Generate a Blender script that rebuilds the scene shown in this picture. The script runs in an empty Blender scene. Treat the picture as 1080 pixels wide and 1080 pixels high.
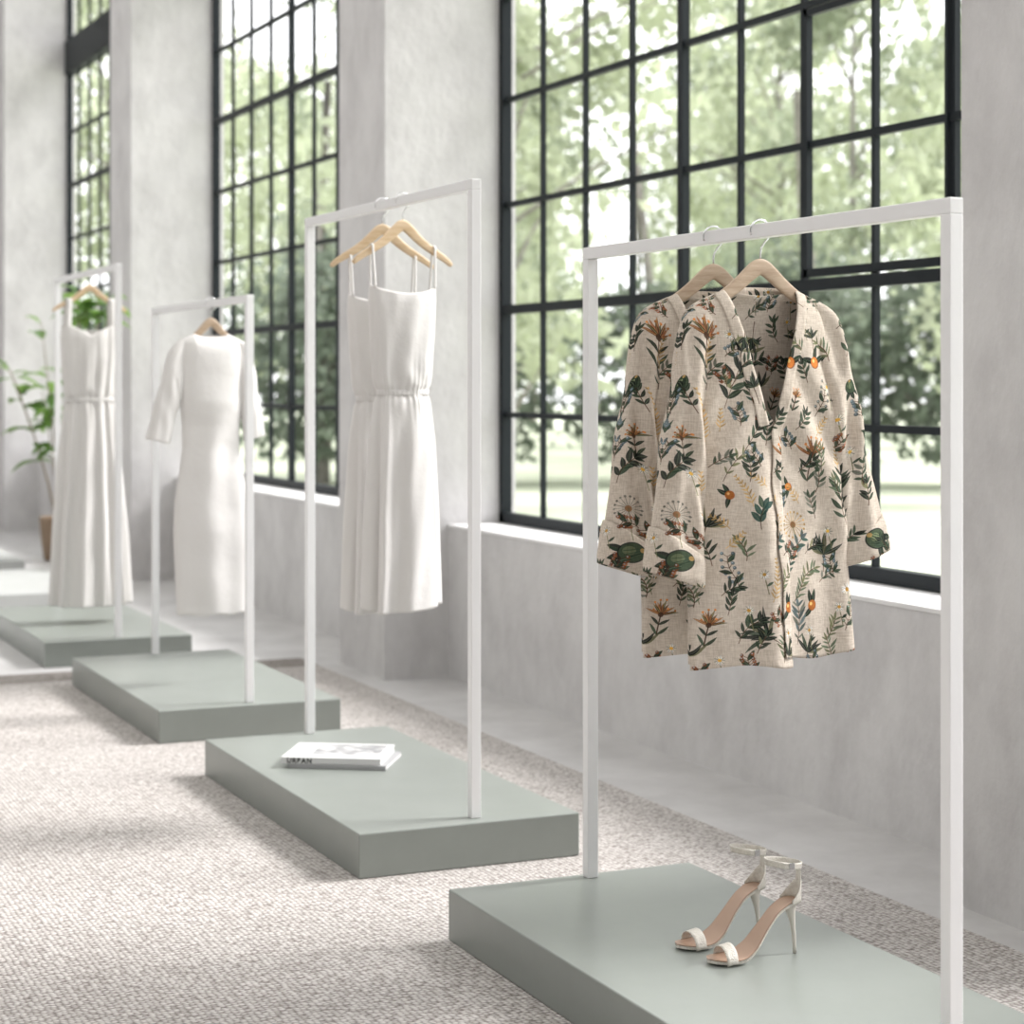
import bpy, math, random
import numpy as np
from mathutils import Vector, Matrix, noise

random.seed(7)
rng = np.random.default_rng(7)
scene = bpy.context.scene
COL = scene.collection
try:
    scene.view_settings.view_transform = 'Standard'
    scene.view_settings.look = 'None'
except Exception as e:
    print(e)

# ---------------------------------------------------------------- helpers
def link(o, parent=None):
    COL.objects.link(o)
    if parent is not None:
        o.parent = parent
    return o

def mesh_data(name, verts, faces, mats=None, smooth=False, uvs=None, midx=None):
    me = bpy.data.meshes.new(name)
    me.from_pydata([tuple(v) for v in verts], [], [tuple(f) for f in faces])
    for m in (mats or []):
        me.materials.append(m)
    if smooth:
        me.polygons.foreach_set('use_smooth', [True]*len(me.polygons))
    if midx is not None:
        me.polygons.foreach_set('material_index', midx)
    if uvs is not None:
        lay = me.uv_layers.new(name='UVMap')
        li = np.zeros(len(me.loops), dtype=np.int32)
        me.loops.foreach_get('vertex_index', li)
        u = np.asarray(uvs, dtype=np.float32)[li]
        lay.data.foreach_set('uv', u.ravel())
    me.update()
    return me

def obj(name, me, parent=None, loc=(0,0,0), rot=(0,0,0), **props):
    o = bpy.data.objects.new(name, me)
    o.location = loc
    o.rotation_euler = rot
    link(o, parent)
    for k, v in props.items():
        o[k] = v
    return o

def box_geo(x0,x1,y0,y1,z0,z1, V, F):
    b = len(V)
    V += [(x0,y0,z0),(x1,y0,z0),(x1,y1,z0),(x0,y1,z0),(x0,y0,z1),(x1,y0,z1),(x1,y1,z1),(x0,y1,z1)]
    F += [(b,b+3,b+2,b+1),(b+4,b+5,b+6,b+7),(b,b+1,b+5,b+4),(b+1,b+2,b+6,b+5),(b+2,b+3,b+7,b+6),(b+3,b,b+4,b+7)]

def add_bevel(o, w, seg=2):
    m = o.modifiers.new('bevel','BEVEL'); m.width = w; m.segments = seg; m.limit_method='ANGLE'
    return m

def add_solid(o, t, off=0.0):
    m = o.modifiers.new('solid','SOLIDIFY'); m.thickness = t; m.offset = off
    return m

def grid_geo(P, V, F, closed_u=False, UV=None, uv=None, flip=False):
    r, c, _ = P.shape
    b = len(V)
    V += [tuple(p) for p in P.reshape(-1,3)]
    if UV is not None:
        UV += [tuple(q) for q in uv.reshape(-1,2)]
    for i in range(r-1):
        for j in range(c if closed_u else c-1):
            j2 = (j+1) % c
            f = (b+i*c+j, b+i*c+j2, b+(i+1)*c+j2, b+(i+1)*c+j)
            F.append(f[::-1] if flip else f)

def tube_geo(path, radii, V, F, n=10, flat=1.0, up=Vector((0,0,1)), caps=True):
    path = [Vector(p) for p in path]
    rows = []
    for i,p in enumerate(path):
        t = (path[min(i+1,len(path)-1)] - path[max(i-1,0)]).normalized()
        u = up if abs(t.dot(up)) < 0.95 else Vector((1,0,0))
        a = t.cross(u).normalized(); bb = a.cross(t).normalized()
        r = radii[i] if hasattr(radii,'__len__') else radii
        rows.append([p + a*math.cos(2*math.pi*k/n)*r + bb*math.sin(2*math.pi*k/n)*r*flat for k in range(n)])
    b = len(V)
    for row in rows: V += [tuple(q) for q in row]
    for i in range(len(rows)-1):
        for k in range(n):
            k2=(k+1)%n
            F.append((b+i*n+k, b+i*n+k2, b+(i+1)*n+k2, b+(i+1)*n+k))
    if caps:
        F.append(tuple(b+k for k in range(n))[::-1])
        F.append(tuple(b+(len(rows)-1)*n+k for k in range(n)))

# ---------------------------------------------------------------- materials
def new_mat(name):
    m = bpy.data.materials.new(name); m.use_nodes = True
    nt = m.node_tree
    b = nt.nodes['Principled BSDF']
    return m, nt, b

def simple(name, col, rough=0.5, metal=0.0, spec=None):
    m, nt, b = new_mat(name)
    b.inputs['Base Color'].default_value = (*col, 1)
    b.inputs['Roughness'].default_value = rough
    b.inputs['Metallic'].default_value = metal
    if spec is not None: b.inputs['Specular IOR Level'].default_value = spec
    return m

def noisy(name, c1, c2, scale=4, rough=0.7, bump=0.0, bscale=40, lo=0.35, hi=0.65, stretch=(1,1,1), spec=0.5, detail=6):
    m, nt, b = new_mat(name)
    N = nt.nodes; L = nt.links
    tc = N.new('ShaderNodeTexCoord'); mp = N.new('ShaderNodeMapping')
    mp.inputs['Scale'].default_value = stretch
    L.new(tc.outputs['Object'], mp.inputs['Vector'])
    n = N.new('ShaderNodeTexNoise'); n.inputs['Scale'].default_value = scale; n.inputs['Detail'].default_value = detail
    n.inputs['Roughness'].default_value = 0.65
    L.new(mp.outputs[0], n.inputs['Vector'])
    r = N.new('ShaderNodeValToRGB')
    r.color_ramp.elements[0].position = lo; r.color_ramp.elements[1].position = hi
    r.color_ramp.elements[0].color = (*c1,1); r.color_ramp.elements[1].color = (*c2,1)
    L.new(n.outputs['Fac'], r.inputs['Fac']); L.new(r.outputs['Color'], b.inputs['Base Color'])
    b.inputs['Roughness'].default_value = rough
    b.inputs['Specular IOR Level'].default_value = spec
    if bump:
        n2 = N.new('ShaderNodeTexNoise'); n2.inputs['Scale'].default_value = bscale; n2.inputs['Detail'].default_value = 5
        L.new(mp.outputs[0], n2.inputs['Vector'])
        bp = N.new('ShaderNodeBump'); bp.inputs['Strength'].default_value = bump; bp.inputs['Distance'].default_value = 0.01
        L.new(n2.outputs['Fac'], bp.inputs['Height']); L.new(bp.outputs['Normal'], b.inputs['Normal'])
    return m

M_wall = noisy('plaster', (0.535,0.522,0.525), (0.675,0.664,0.664), scale=3.0, rough=0.85, bump=0.65, bscale=14, lo=0.28, hi=0.60, spec=0.2, detail=12, stretch=(1,1,0.7))
M_ceil = simple('ceiling_white', (0.8,0.8,0.8), 0.9)
M_sill = noisy('sill_paint', (0.74,0.735,0.735), (0.82,0.815,0.815), scale=3, rough=0.6)
M_conc = noisy('concrete_floor', (0.50,0.49,0.49), (0.63,0.62,0.62), scale=2.4, rough=0.5, bump=0.15, bscale=12)
M_frame = simple('black_steel', (0.010,0.014,0.017), 0.5, spec=0.2)
M_sage = noisy('sage_paint', (0.238,0.260,0.240), (0.254,0.276,0.256), scale=6, rough=0.34, spec=0.7)
M_pale = noisy('pale_grey', (0.46,0.47,0.46), (0.50,0.51,0.50), scale=6, rough=0.5)  # paler grey for the two farthest platforms
M_white = simple('white_powder_coat', (0.86,0.86,0.865), 0.35)
M_hook = simple('chrome', (0.75,0.75,0.76), 0.2, 1.0)
def wood(name, c1, c2):
    return noisy(name, c1, c2, scale=9, rough=0.45, stretch=(1.5,8,12), bump=0.05, bscale=20)
M_wood1 = wood('pale_brown_wood', (0.43,0.31,0.215), (0.57,0.44,0.32))
M_wood2 = wood('light_wood', (0.64,0.46,0.27), (0.76,0.59,0.40))
def cloth(name, col, tr=0.15, wscale=500):
    m, nt, b = new_mat(name)
    N=nt.nodes; L=nt.links
    b.inputs['Base Color'].default_value=(*col,1); b.inputs['Roughness'].default_value=0.9
    b.inputs['Specular IOR Level'].default_value=0.15
    tc=N.new('ShaderNodeTexCoord'); n=N.new('ShaderNodeTexNoise'); n.inputs['Scale'].default_value=wscale*0.25; n.inputs['Detail'].default_value=3
    L.new(tc.outputs['Object'], n.inputs['Vector'])
    n3=N.new('ShaderNodeTexNoise'); n3.inputs['Scale'].default_value=18; n3.inputs['Detail'].default_value=3
    L.new(tc.outputs['Object'], n3.inputs['Vector'])
    bp0=N.new('ShaderNodeBump'); bp0.inputs['Strength'].default_value=0.22; bp0.inputs['Distance'].default_value=0.012
    L.new(n3.outputs['Fac'], bp0.inputs['Height'])
    bp=N.new('ShaderNodeBump'); bp.inputs['Strength'].default_value=0.2; bp.inputs['Distance'].default_value=0.003
    L.new(n.outputs['Fac'], bp.inputs['Height']); L.new(bp0.outputs['Normal'], bp.inputs['Normal']); L.new(bp.outputs['Normal'], b.inputs['Normal'])
    t=N.new('ShaderNodeBsdfTranslucent'); t.inputs['Color'].default_value=(*col,1)
    mx=N.new('ShaderNodeMixShader'); mx.inputs[0].default_value=tr
    out=N['Material Output']
    L.new(b.outputs[0], mx.inputs[1]); L.new(t.outputs[0], mx.inputs[2]); L.new(mx.outputs[0], out.inputs['Surface'])
    return m
M_dress = cloth('white_cotton', (0.83,0.812,0.795), 0.14)
M_dress2 = cloth('ivory_linen', (0.79,0.772,0.75), 0.14)

# rug
def rug_mat(name, c_dark, c_mid, c_light):
    m, nt, b = new_mat(name); N=nt.nodes; L=nt.links
    tc=N.new('ShaderNodeTexCoord'); mp=N.new('ShaderNodeMapping'); mp.inputs['Scale'].default_value=(68,114,1)
    L.new(tc.outputs['Object'], mp.inputs['Vector'])
    v=N.new('ShaderNodeTexVoronoi'); v.inputs['Scale'].default_value=1.0; v.inputs['Randomness'].default_value=0.48
    L.new(mp.outputs[0], v.inputs['Vector'])
    r=N.new('ShaderNodeValToRGB'); e=r.color_ramp.elements
    e[0].position=0.28; e[0].color=(*c_light,1); e[1].position=0.72; e[1].color=(*c_dark,1)
    L.new(v.outputs['Distance'], r.inputs['Fac'])
    sep=N.new('ShaderNodeSeparateColor'); L.new(v.outputs['Color'], sep.inputs[0])
    r2=N.new('ShaderNodeValToRGB'); e=r2.color_ramp.elements
    e[0].position=0.0; e[0].color=(*c_mid,1); e[1].position=0.4; e[1].color=(1,1,1,1)
    L.new(sep.outputs[0], r2.inputs['Fac'])
    mx=N.new('ShaderNodeMix'); mx.data_type='RGBA'; mx.blend_type='MULTIPLY'; mx.inputs[0].default_value=0.75
    L.new(r.outputs[0], mx.inputs[6]); L.new(r2.outputs[0], mx.inputs[7])
    n=N.new('ShaderNodeTexNoise'); n.inputs['Scale'].default_value=1.6; n.inputs['Detail'].default_value=7
    L.new(tc.outputs['Object'], n.inputs['Vector'])
    r3=N.new('ShaderNodeValToRGB'); e=r3.color_ramp.elements
    e[0].position=0.3; e[0].color=(0.90,0.895,0.89,1); e[1].position=0.7; e[1].color=(1,1,1,1)
    L.new(n.outputs['Fac'], r3.inputs['Fac'])
    mx2=N.new('ShaderNodeMix'); mx2.data_type='RGBA'; mx2.blend_type='MULTIPLY'; mx2.inputs[0].default_value=1
    L.new(mx.outputs[2], mx2.inputs[6]); L.new(r3.outputs[0], mx2.inputs[7])
    L.new(mx2.outputs[2], b.inputs['Base Color'])
    b.inputs['Roughness'].default_value=0.95; b.inputs['Specular IOR Level'].default_value=0.1
    bp=N.new('ShaderNodeBump'); bp.invert=True; bp.inputs['Strength'].default_value=0.9; bp.inputs['Distance'].default_value=0.006
    L.new(v.outputs['Distance'], bp.inputs['Height']); L.new(bp.outputs['Normal'], b.inputs['Normal'])
    return m
M_rug = rug_mat('woven_rug', (0.31,0.28,0.265), (0.56,0.53,0.51), (0.735,0.705,0.685))
M_rug_shade = rug_mat('woven_rug_shaded_end', (0.20,0.18,0.165), (0.50,0.47,0.45), (0.42,0.39,0.37))  # rug weave with the far edge's shading put into darker colours

# ---------------------------------------------------------------- room
XF, XW, XG, XO = 3.35, 3.68, 3.98, 4.04     # pier face, wall under window, window plane, outer face
PIER = 0.67; BAY = 4.57; PER = PIER + BAY
piers = [-1.48 + PER*i for i in range(5)]    # start Y of each pier
H = 6.6
V=[];F=[]
box_geo(XF,XO,-3.0,piers[0]+PIER,0,H,V,F)
for i,p in enumerate(piers[1:]):
    box_geo(XF,XO,p,p+PIER+(0.05 if i==0 else 0),0,H,V,F)
box_geo(XF,XO,piers[-1]+PIER,21.5,0,H,V,F)
for p in piers[:-1]:
    box_geo(XW,XO,p+PIER,p+PER,0,0.725,V,F)
    box_geo(XW,XO,p+PIER,p+PER,6.1,H,V,F)
obj('wall_right', mesh_data('wall_right',V,F,[M_wall]), kind='structure')
for i,p in enumerate(piers[:-1]):
    V=[];F=[]; box_geo(XW-0.004,XO,p+PIER,p+PER,0.7252,0.742,V,F)
    o=obj('trim_%d'%(i+1), mesh_data('sill',V,F,[M_sill]), kind='structure'); add_bevel(o,0.003)
def wallbox(name,*a,mat=M_wall):
    V=[];F=[]; box_geo(*a,V,F); return obj(name, mesh_data(name,V,F,[mat]), kind='structure')
wallbox('wall_back', -6.2,XF,21.3,21.5,0,H)
wallbox('wall_left', -6.2,-6.0,-3.0,21.3,0,H)
wallbox('wall_front', -6.2,XF,-3.2,-3.0,0,H)
wallbox('ceiling', -6.2,XO,-3.2,21.5,H,H+0.2,mat=M_ceil)
wallbox('floor', -6.2,XO,-3.2,21.5,-0.1,0,mat=M_conc)

# windows
mg, nt, b = new_mat('window_glass')
nt.nodes.remove(b)
tr=nt.nodes.new('ShaderNodeBsdfTransparent'); gl=nt.nodes.new('ShaderNodeBsdfGlossy'); gl.inputs['Roughness'].default_value=0.02
mx=nt.nodes.new('ShaderNodeMixShader'); mx.inputs[0].default_value=0.02
nt.links.new(tr.outputs[0],mx.inputs[1]); nt.links.new(gl.outputs[0],mx.inputs[2]); nt.links.new(mx.outputs[0],nt.nodes['Material Output'].inputs['Surface'])
zb = 0.745
for i,p in enumerate(piers[:-1]):
    y0=p+PIER+(0.05 if i==1 else 0); y1=p+PER
    V=[];F=[]
    def bar(ya,yb,za,zb_,d0=-0.03,d1=0.03):
        box_geo(XG+d0,XG+d1,ya,yb,za,zb_,V,F)
    bar(y0,y0+0.05,zb,6.1,-0.03,0.02); bar(y1-0.045,y1,zb,6.1,-0.03,0.02)
    bar(y0,y1,zb,zb+0.05,-0.03,0.02); bar(y0,y1,6.04,6.1,-0.03,0.02)
    bar(y0,y1,4.42,4.74,-0.05,0.05)
    for k in range(1,10):
        yc = y1-0.005-0.456*k
        if k==4: bar(yc-0.022,yc+0.022,zb,6.1,-0.024,0.012)
        else: bar(yc-0.011,yc+0.011,zb,6.1,-0.015,0.008)
    hz=[1.275,1.79,2.305,2.82,3.335,3.85,5.25,5.7]
    for k,z in enumerate(hz):
        w = 0.022 if k in (1,4) else 0.0135
        bar(y0,y1,z-w,z+w,-0.028 if w>0.02 else -0.018,0.010)
    ya=y1-0.456*8; yb2=y1-0.456*6
    for (a,b_,c,d) in [(ya+0.012,ya+0.026,1.82,2.80),(yb2-0.055,yb2-0.03,1.82,2.80),(ya+0.012,yb2-0.03,1.82,1.85),(ya+0.012,yb2-0.03,2.775,2.80)]:
        bar(a,b_,c,d,-0.026,0.0)
    nb=len(F)
    b0=len(V); V += [(XG+0.011,y0,zb),(XG+0.011,y1,zb),(XG+0.011,y1,6.1),(XG+0.011,y0,6.1)]
    F.append((b0,b0+1,b0+2,b0+3))
    mi=[0]*nb+[1]
    obj('window_%d'%(i+1), mesh_data('window',V,F,[M_frame,mg],midx=mi), kind='structure')

# rug
V=[];F=[]; box_geo(-4.5,3.2,-2.6,9.55,0.0005,0.009,V,F); n1=len(F)
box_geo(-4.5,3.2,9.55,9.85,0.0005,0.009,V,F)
o=obj('area_rug', mesh_data('area_rug',V,F,[M_rug,M_rug_shade],midx=[0]*n1+[1]*6), label='large flat-woven beige and cream rug on a concrete floor', category='rug')
TOP=0.13+0.0

# ---------------------------------------------------------------- platforms & racks
PY=[5.398+2.335*i for i in range(-1,5)]
V=[];F=[]; box_geo(-0.352,0.352,0,1.658,0,0.13,V,F)
plat_me=mesh_data('display_platform',V,F,[M_sage])
V=[];F=[]; box_geo(-0.352,0.405,0,1.658,0,0.13,V,F)
plat_mew=mesh_data('display_platform',V,F,[M_sage])
plat_me2=mesh_data('display_platform',V,F,[M_pale])
plab=['low sage green display platform under patterned kimonos and sandals','low sage green display platform holding white slip dresses and magazines',
 'low sage green display platform under a white sleeved dress','low sage green display platform under a long ivory dress','low empty pale grey display platform','low empty pale grey display platform']
for i,y in enumerate(PY):
    o=obj('display_platform',[plat_me,plat_me,plat_mew,plat_mew,plat_me2,plat_me2][i],loc=(2.282,y,0.0095 if y<9 else 0.0005),label=plab[i],category='platform',group='low display platforms')
    add_bevel(o,0.004,2)

RX=2.318; W=0.0155
def rack(y0, height, label, zf=0.01):
    e=bpy.data.objects.new('clothing_rack',None); e.location=(RX,y0,TOP+zf); link(e)
    e['label']=label; e['category']='clothing rack'; e['group']='white garment racks'
    L_=1.555
    for yy in (0,L_):
        V=[];F=[]; box_geo(-W,W,yy-W,yy+W,0,height-2*W,V,F)
        o=obj('post',mesh_data('post',V,F,[M_white]),e); add_bevel(o,0.002)
    V=[];F=[]; box_geo(-W,W,-W,L_+W,height-2*W+0.0002,height,V,F)
    o=obj('rail',mesh_data('rail',V,F,[M_white]),e); add_bevel(o,0.002)
    return e
R0=3.13
rack(R0,1.650,'white square-tube garment rack holding two floral kimonos')
rack(R0+2.335,1.902,'tall white square-tube rack holding two slip dresses')
rack(R0+4.67,1.650,'white square-tube rack holding a sleeved midi dress')
rack(R0+7.005,1.911,'tall white square-tube rack holding a long ivory dress',0.001)
BZ1=TOP+0.01+1.650-W; BZ2=TOP+0.01+1.902-W      # rail centres

# ---------------------------------------------------------------- hangers
def hanger(y, bz, wood, label, rot=0.0, sx=1.0):
    e=bpy.data.objects.new('clothes_hanger',None); e.location=(RX,y,bz); e.rotation_euler=(0,0,rot); link(e)
    e['label']=label; e['category']='hanger'; e['group']='wooden clothes hangers'
    pts=[(-0.20,-0.208),(-0.19,-0.197),(-0.15,-0.173),(-0.10,-0.149),(-0.06,-0.122),(-0.03,-0.096),(-0.012,-0.082),(0,-0.079)]
    pts=pts+[(-a,b) for a,b in pts[:-1][::-1]]
    rad=[0.007,0.0095,0.0115,0.0135,0.0155,0.0170,0.0190,0.0200]; rad=rad+rad[:-1][::-1]
    V=[];F=[]
    P=[]
    for i,(a,bz_) in enumerate(pts):
        p0=pts[max(i-1,0)];p1=pts[min(i+1,len(pts)-1)]
        tx,tz=(p1[0]-p0[0])*sx,p1[1]-p0[1]; l=math.hypot(tx,tz); nx,nz=-tz/l,tx/l
        row=[]
        for k in range(20):
            th_=2*math.pi*k/20; cu=math.copysign(abs(math.cos(th_))**.6,math.cos(th_)); su=math.copysign(abs(math.sin(th_))**.6,math.sin(th_))
            row.append((a*sx+nx*rad[i]*cu, su*0.0065, bz_+nz*rad[i]*cu))
        P.append(row)
    P=np.array(P); grid_geo(P,V,F,closed_u=True); n=len(V)
    F.append(tuple(range(20))[::-1]); F.append(tuple(range(n-20,n)))
    me=mesh_data('hanger_body',V,F,[wood],smooth=True)
    o=obj('hanger_body',me,e); o.modifiers.new('ss','SUBSURF').levels=1
    V=[];F=[]
    path=[(0,0,-0.068),(0,0,-0.048),(0.002,0,-0.038)]
    R=0.026
    for k in range(0,21):
        a=math.radians(-62+ k*(262)/20)
        path.append((R*math.cos(a)+0.0,0,R*math.sin(a)))
    tube_geo(path,0.0022,V,F,n=8,up=Vector((0,1,0)))
    obj('hook',mesh_data('hook',V,F,[M_hook],smooth=True),e,label='curved chrome metal hook')
    return e

# ---------------------------------------------------------------- kimono print
PPM=1700; UX0,UX1,UZ0,UZ1=-0.44,0.44,0.72,1.70
IW=int((UX1-UX0)*PPM); IH=int((UZ1-UZ0)*PPM)
img=np.zeros((IH,IW,3),dtype=np.float32); img[:]=(0.845,0.80,0.75)
MS=0.94; ORG=[0,0]
def T(p): return (ORG[0]+(p[0]-ORG[0])*MS, ORG[1]+(p[1]-ORG[1])*MS)
def region(x0,x1,z0,z1):
    a=max(0,int((x0-UX0)*PPM)); b=min(IW,int((x1-UX0)*PPM)+2); c=max(0,int((z0-UZ0)*PPM)); d=min(IH,int((z1-UZ0)*PPM)+2)
    if a>=b or c>=d: return None
    xs=(np.arange(a,b)+0.5)/PPM+UX0; zs=(np.arange(c,d)+0.5)/PPM+UZ0
    X,Z=np.meshgrid(xs,zs)
    return a,b,c,d,X,Z
def blend(rg,al,col):
    a,b,c,d,X,Z=rg
    al=np.clip(al,0,1)[...,None]*0.85
    jit=1+random.uniform(-.18,.30)
    img[c:d,a:b]=img[c:d,a:b]*(1-al)+np.clip(np.array(col,dtype=np.float32)*jit,0,1)*al
def leaf(p,ang,L,Wd,col,vein=None,half=None):
    p=T(p); L=L*MS; Wd=Wd*MS
    ca,sa=math.cos(ang),math.sin(ang)
    bend=random.uniform(-.2,.2)
    q=(p[0]+ca*L,p[1]+sa*L); m=Wd+0.002+abs(bend)*L*.3
    rg=region(min(p[0],q[0])-m,max(p[0],q[0])+m,min(p[1],q[1])-m,max(p[1],q[1])+m)
    if rg is None: return
    X,Z=rg[4],rg[5]
    s=(X-p[0])*ca+(Z-p[1])*sa; t=-(X-p[0])*sa+(Z-p[1])*ca
    sn=np.clip(s/L,0,1); t=t-bend*L*sn*(1-sn)*1.3
    w=Wd*np.sin(math.pi*sn**0.85)**0.85
    al=(w-np.abs(t))*PPM+0.3
    al=np.where((s>0)&(s<L),al,0)
    blend(rg,al,col)
    if half is not None:
        blend(rg,np.where(t>0.0003,al,0)*0.85,half)
    if vein is not None:
        blend(rg,np.where((s>0)&(s<L*0.9)&(w>0.001),(0.0006-np.abs(t))*PPM+0.4,0),vein)
def line(p,q,wd,col):
    p=T(p); q=T(q)
    dx,dz=q[0]-p[0],q[1]-p[1]; L=math.hypot(dx,dz)+1e-9
    m=wd+0.002
    rg=region(min(p[0],q[0])-m,max(p[0],q[0])+m,min(p[1],q[1])-m,max(p[1],q[1])+m)
    if rg is None: return
    X,Z=rg[4],rg[5]
    s=np.clip(((X-p[0])*dx+(Z-p[1])*dz)/L/L,0,1)
    dd=np.hypot(X-p[0]-s*dx,Z-p[1]-s*dz)
    blend(rg,(wd-dd)*PPM+0.5,col)
def disc(p,r,col,ry=None,ang=0):
    ry=(ry or r)*MS; r=r*MS; p=T(p); m=max(r,ry)+0.002
    rg=region(p[0]-m,p[0]+m,p[1]-m,p[1]+m)
    if rg is None: return
    X,Z=rg[4]-p[0],rg[5]-p[1]
    ca,sa=math.cos(ang),math.sin(ang)
    dd=np.hypot((X*ca+Z*sa)/r,(-X*sa+Z*ca)/ry)
    blend(rg,(1-dd)*r*PPM+0.5,col)
DK=(0.14,0.16,0.15); DG=(0.19,0.245,0.20); GR=(0.36,0.41,0.33); OL=(0.44,0.44,0.32); SL=(0.35,0.41,0.44); RU=(0.53,0.32,0.22)
OR=(0.80,0.49,0.25); OC=(0.72,0.59,0.38); GY=(0.46,0.46,0.43); TE=(0.18,0.28,0.26); BR=(0.32,0.24,0.19)
def J(s=0.25): return random.uniform(-s,s)
def sprig(p,ang,L=0.09,n=5,ll=0.03,lw=0.0062,col=DK,alt=DG,vein=GR,curve=None,spread=0.75):
    q=p;a=ang
    if curve is None: curve=random.uniform(-.9,.9)
    for i in range(n):
        st=L/n
        q2=(q[0]+math.cos(a)*st,q[1]+math.sin(a)*st); line(q,q2,0.0008,BR)
        f=(math.sin(math.pi*(i+1.2)/(n+1.6))*0.55+0.6)*random.uniform(.75,1.2)
        leaf(q2,a+spread+J(),ll*f,lw*f*.85,random.choice([col,alt,col,OL] if random.random()<.25 else [col,alt]),vein)
        leaf(q2,a-spread+J(),ll*f,lw*f*.85,col if random.random()<.5 else alt,vein)
        q=q2;a+=curve/n
    leaf(q,a,ll,lw,col,vein)
def palm(p,ang,L=0.05,n=8,lw=0.0044,col=DK,spread=2.2):
    line(p,(p[0]-math.cos(ang)*0.04,p[1]-math.sin(ang)*0.04),0.0009,BR)
    for i in range(n):
        a=ang-spread/2+spread*i/(n-1)+J(.15)
        leaf(p,a,L*random.uniform(.6,1.2),lw,(col if i%3 else DG) if i%5 else OL,GY)
def protea(p,ang=math.pi/2,s=1.0):
    b=(p[0]-math.cos(ang)*0.05*s,p[1]-math.sin(ang)*0.05*s)
    line(b,p,0.0014,BR)
    for k in (-1,1): 
        leaf(b,ang+k*0.7,0.034*s,0.0036*s,DG,GR); leaf(((b[0]+p[0])/2,(b[1]+p[1])/2),ang+k*0.9,0.028*s,0.0036*s,DK,GR)
    for i in range(13):
        a=ang-1.25+2.5*i/12+J(.1)
        L_=0.033*s*random.uniform(.55,1.25)
        leaf(p,a,L_,0.0028*s,[RU,(0.34,0.24,0.20),RU][i%3] if i%5 else DG,OC)
        if i%2: disc((p[0]+math.cos(a)*L_,p[1]+math.sin(a)*L_),0.0026*s,OR)
    disc(p,0.006*s,BR)
def fruit(p,s=1.0,ang=0.6):
    for a in (ang,ang+0.8,ang+2.6): leaf(p,a+J(.3),0.040*s,0.0065*s,DK,GR,half=DG)
    disc(p,0.0130*s,(0.60,0.34,0.18)); disc((p[0]-.001,p[1]+.001),0.0114*s,OR); disc((p[0]-0.004*s,p[1]+0.004*s),0.0042*s,(0.90,0.70,0.45))
def berries(p,ang,L=0.07,col=SL):
    q=p;a=ang
    for i in range(6):
        q2=(q[0]+math.cos(a)*L/6,q[1]+math.sin(a)*L/6); line(q,q2,0.0008,BR)
        for k in (-1,1):
            r=(q2[0]+math.cos(a+k*1.0)*0.014,q2[1]+math.sin(a+k*1.0)*0.014); line(q2,r,0.0006,BR)
            disc(r,0.0040,col); disc((r[0]-.001,r[1]+.001),0.0016,(.60,.65,.68))
        if i%2==0: leaf(q2,a+(1 if i%4 else -1)*.8,0.028,0.005,DG,GR)
        q=q2;a+=J(.25)
def gourd(p,ang=0.5,s=1.0):
    for a in (2.5,3.1,3.7): leaf((p[0]+.012*s*math.cos(ang+a),p[1]+.012*s*math.sin(ang+a)),ang+a,0.036*s,0.0075*s,DK,GR,half=DG)
    disc(p,0.026*s,DK,0.022*s,ang); disc(p,0.0235*s,(0.30,.36,.28),0.0195*s,ang)
    disc((p[0]-.005*s,p[1]+.004*s),0.012*s,(0.46,.50,.38),0.009*s,ang)
    for k in (-0.009,-.001,0.008): line((p[0]-0.013*s*math.cos(ang)-k*math.sin(ang),p[1]-0.013*s*math.sin(ang)+k*math.cos(ang)),(p[0]+0.015*s*math.cos(ang)-k*math.sin(ang)*.6,p[1]+0.015*s*math.sin(ang)+k*math.cos(ang)*.6),0.0008,DG)
    disc((p[0]+0.021*s*math.cos(ang),p[1]+0.021*s*math.sin(ang)),0.005*s,OC)
def dandel(p,s=1.0,col=OC):
    for i in range(18):
        a=i*math.pi/9; q=(p[0]+math.cos(a)*0.024*s,p[1]+math.sin(a)*0.024*s); line(p,q,0.0006,col); disc(q,0.0022*s,col)
    disc(p,0.006*s,(0.5,0.36,0.25)); line(p,(p[0]+.006,p[1]-0.06*s),0.0009,OL)
def daisy(p,s=1.0):
    line(p,(p[0]+.008,p[1]-0.05*s),0.0009,OL); leaf((p[0]+.005,p[1]-.03*s),.6,.02*s,.003,DG)
    for i in range(9): leaf(p,i*.698,0.015*s,0.0028*s,(.93,.90,.84),GY)
    disc(p,0.0042*s,(0.85,.62,.25))
def fern(p,ang,L=0.10,col=OC):
    q=p;a=ang; n=max(4,int(L/0.0095))
    for i in range(n):
        q2=(q[0]+math.cos(a)*L/n,q[1]+math.sin(a)*L/n); line(q,q2,0.0008,col)
        for k in(-1,1): leaf(q2,a+k*0.85,0.018*(1-i/(n*1.4)),0.0019,col)
        q=q2;a+=0.05
placed=[]
def put(f,p,*a,**k):
    ORG[0],ORG[1]=p
    f(p,*a,**k); placed.append(p)
put(protea,(-.155,1.525),1.5,1.2); put(palm,(-.01,1.50),1.4,0.045,9); put(palm,(0.0,1.53),-1.6,0.035,7); put(fruit,(.118,1.475),1.1,.3)
put(sprig,(-.115,1.375),1.25,.12,5,.040,.0080); put(sprig,(.165,1.60),2.6,.08,4,.024); put(gourd,(-.215,1.42),1.2,.7); put(fern,(-.165,1.30),1.5,.12)
put(berries,(.12,1.355),1.0,.08,GY); put(protea,(.10,1.27),1.5,1.25); put(sprig,(-.075,1.28),0.9,.12,6,.034,.0062); put(sprig,(-.125,1.215),1.2,.08,4,.024,.004,col=GY,alt=OL)
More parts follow.
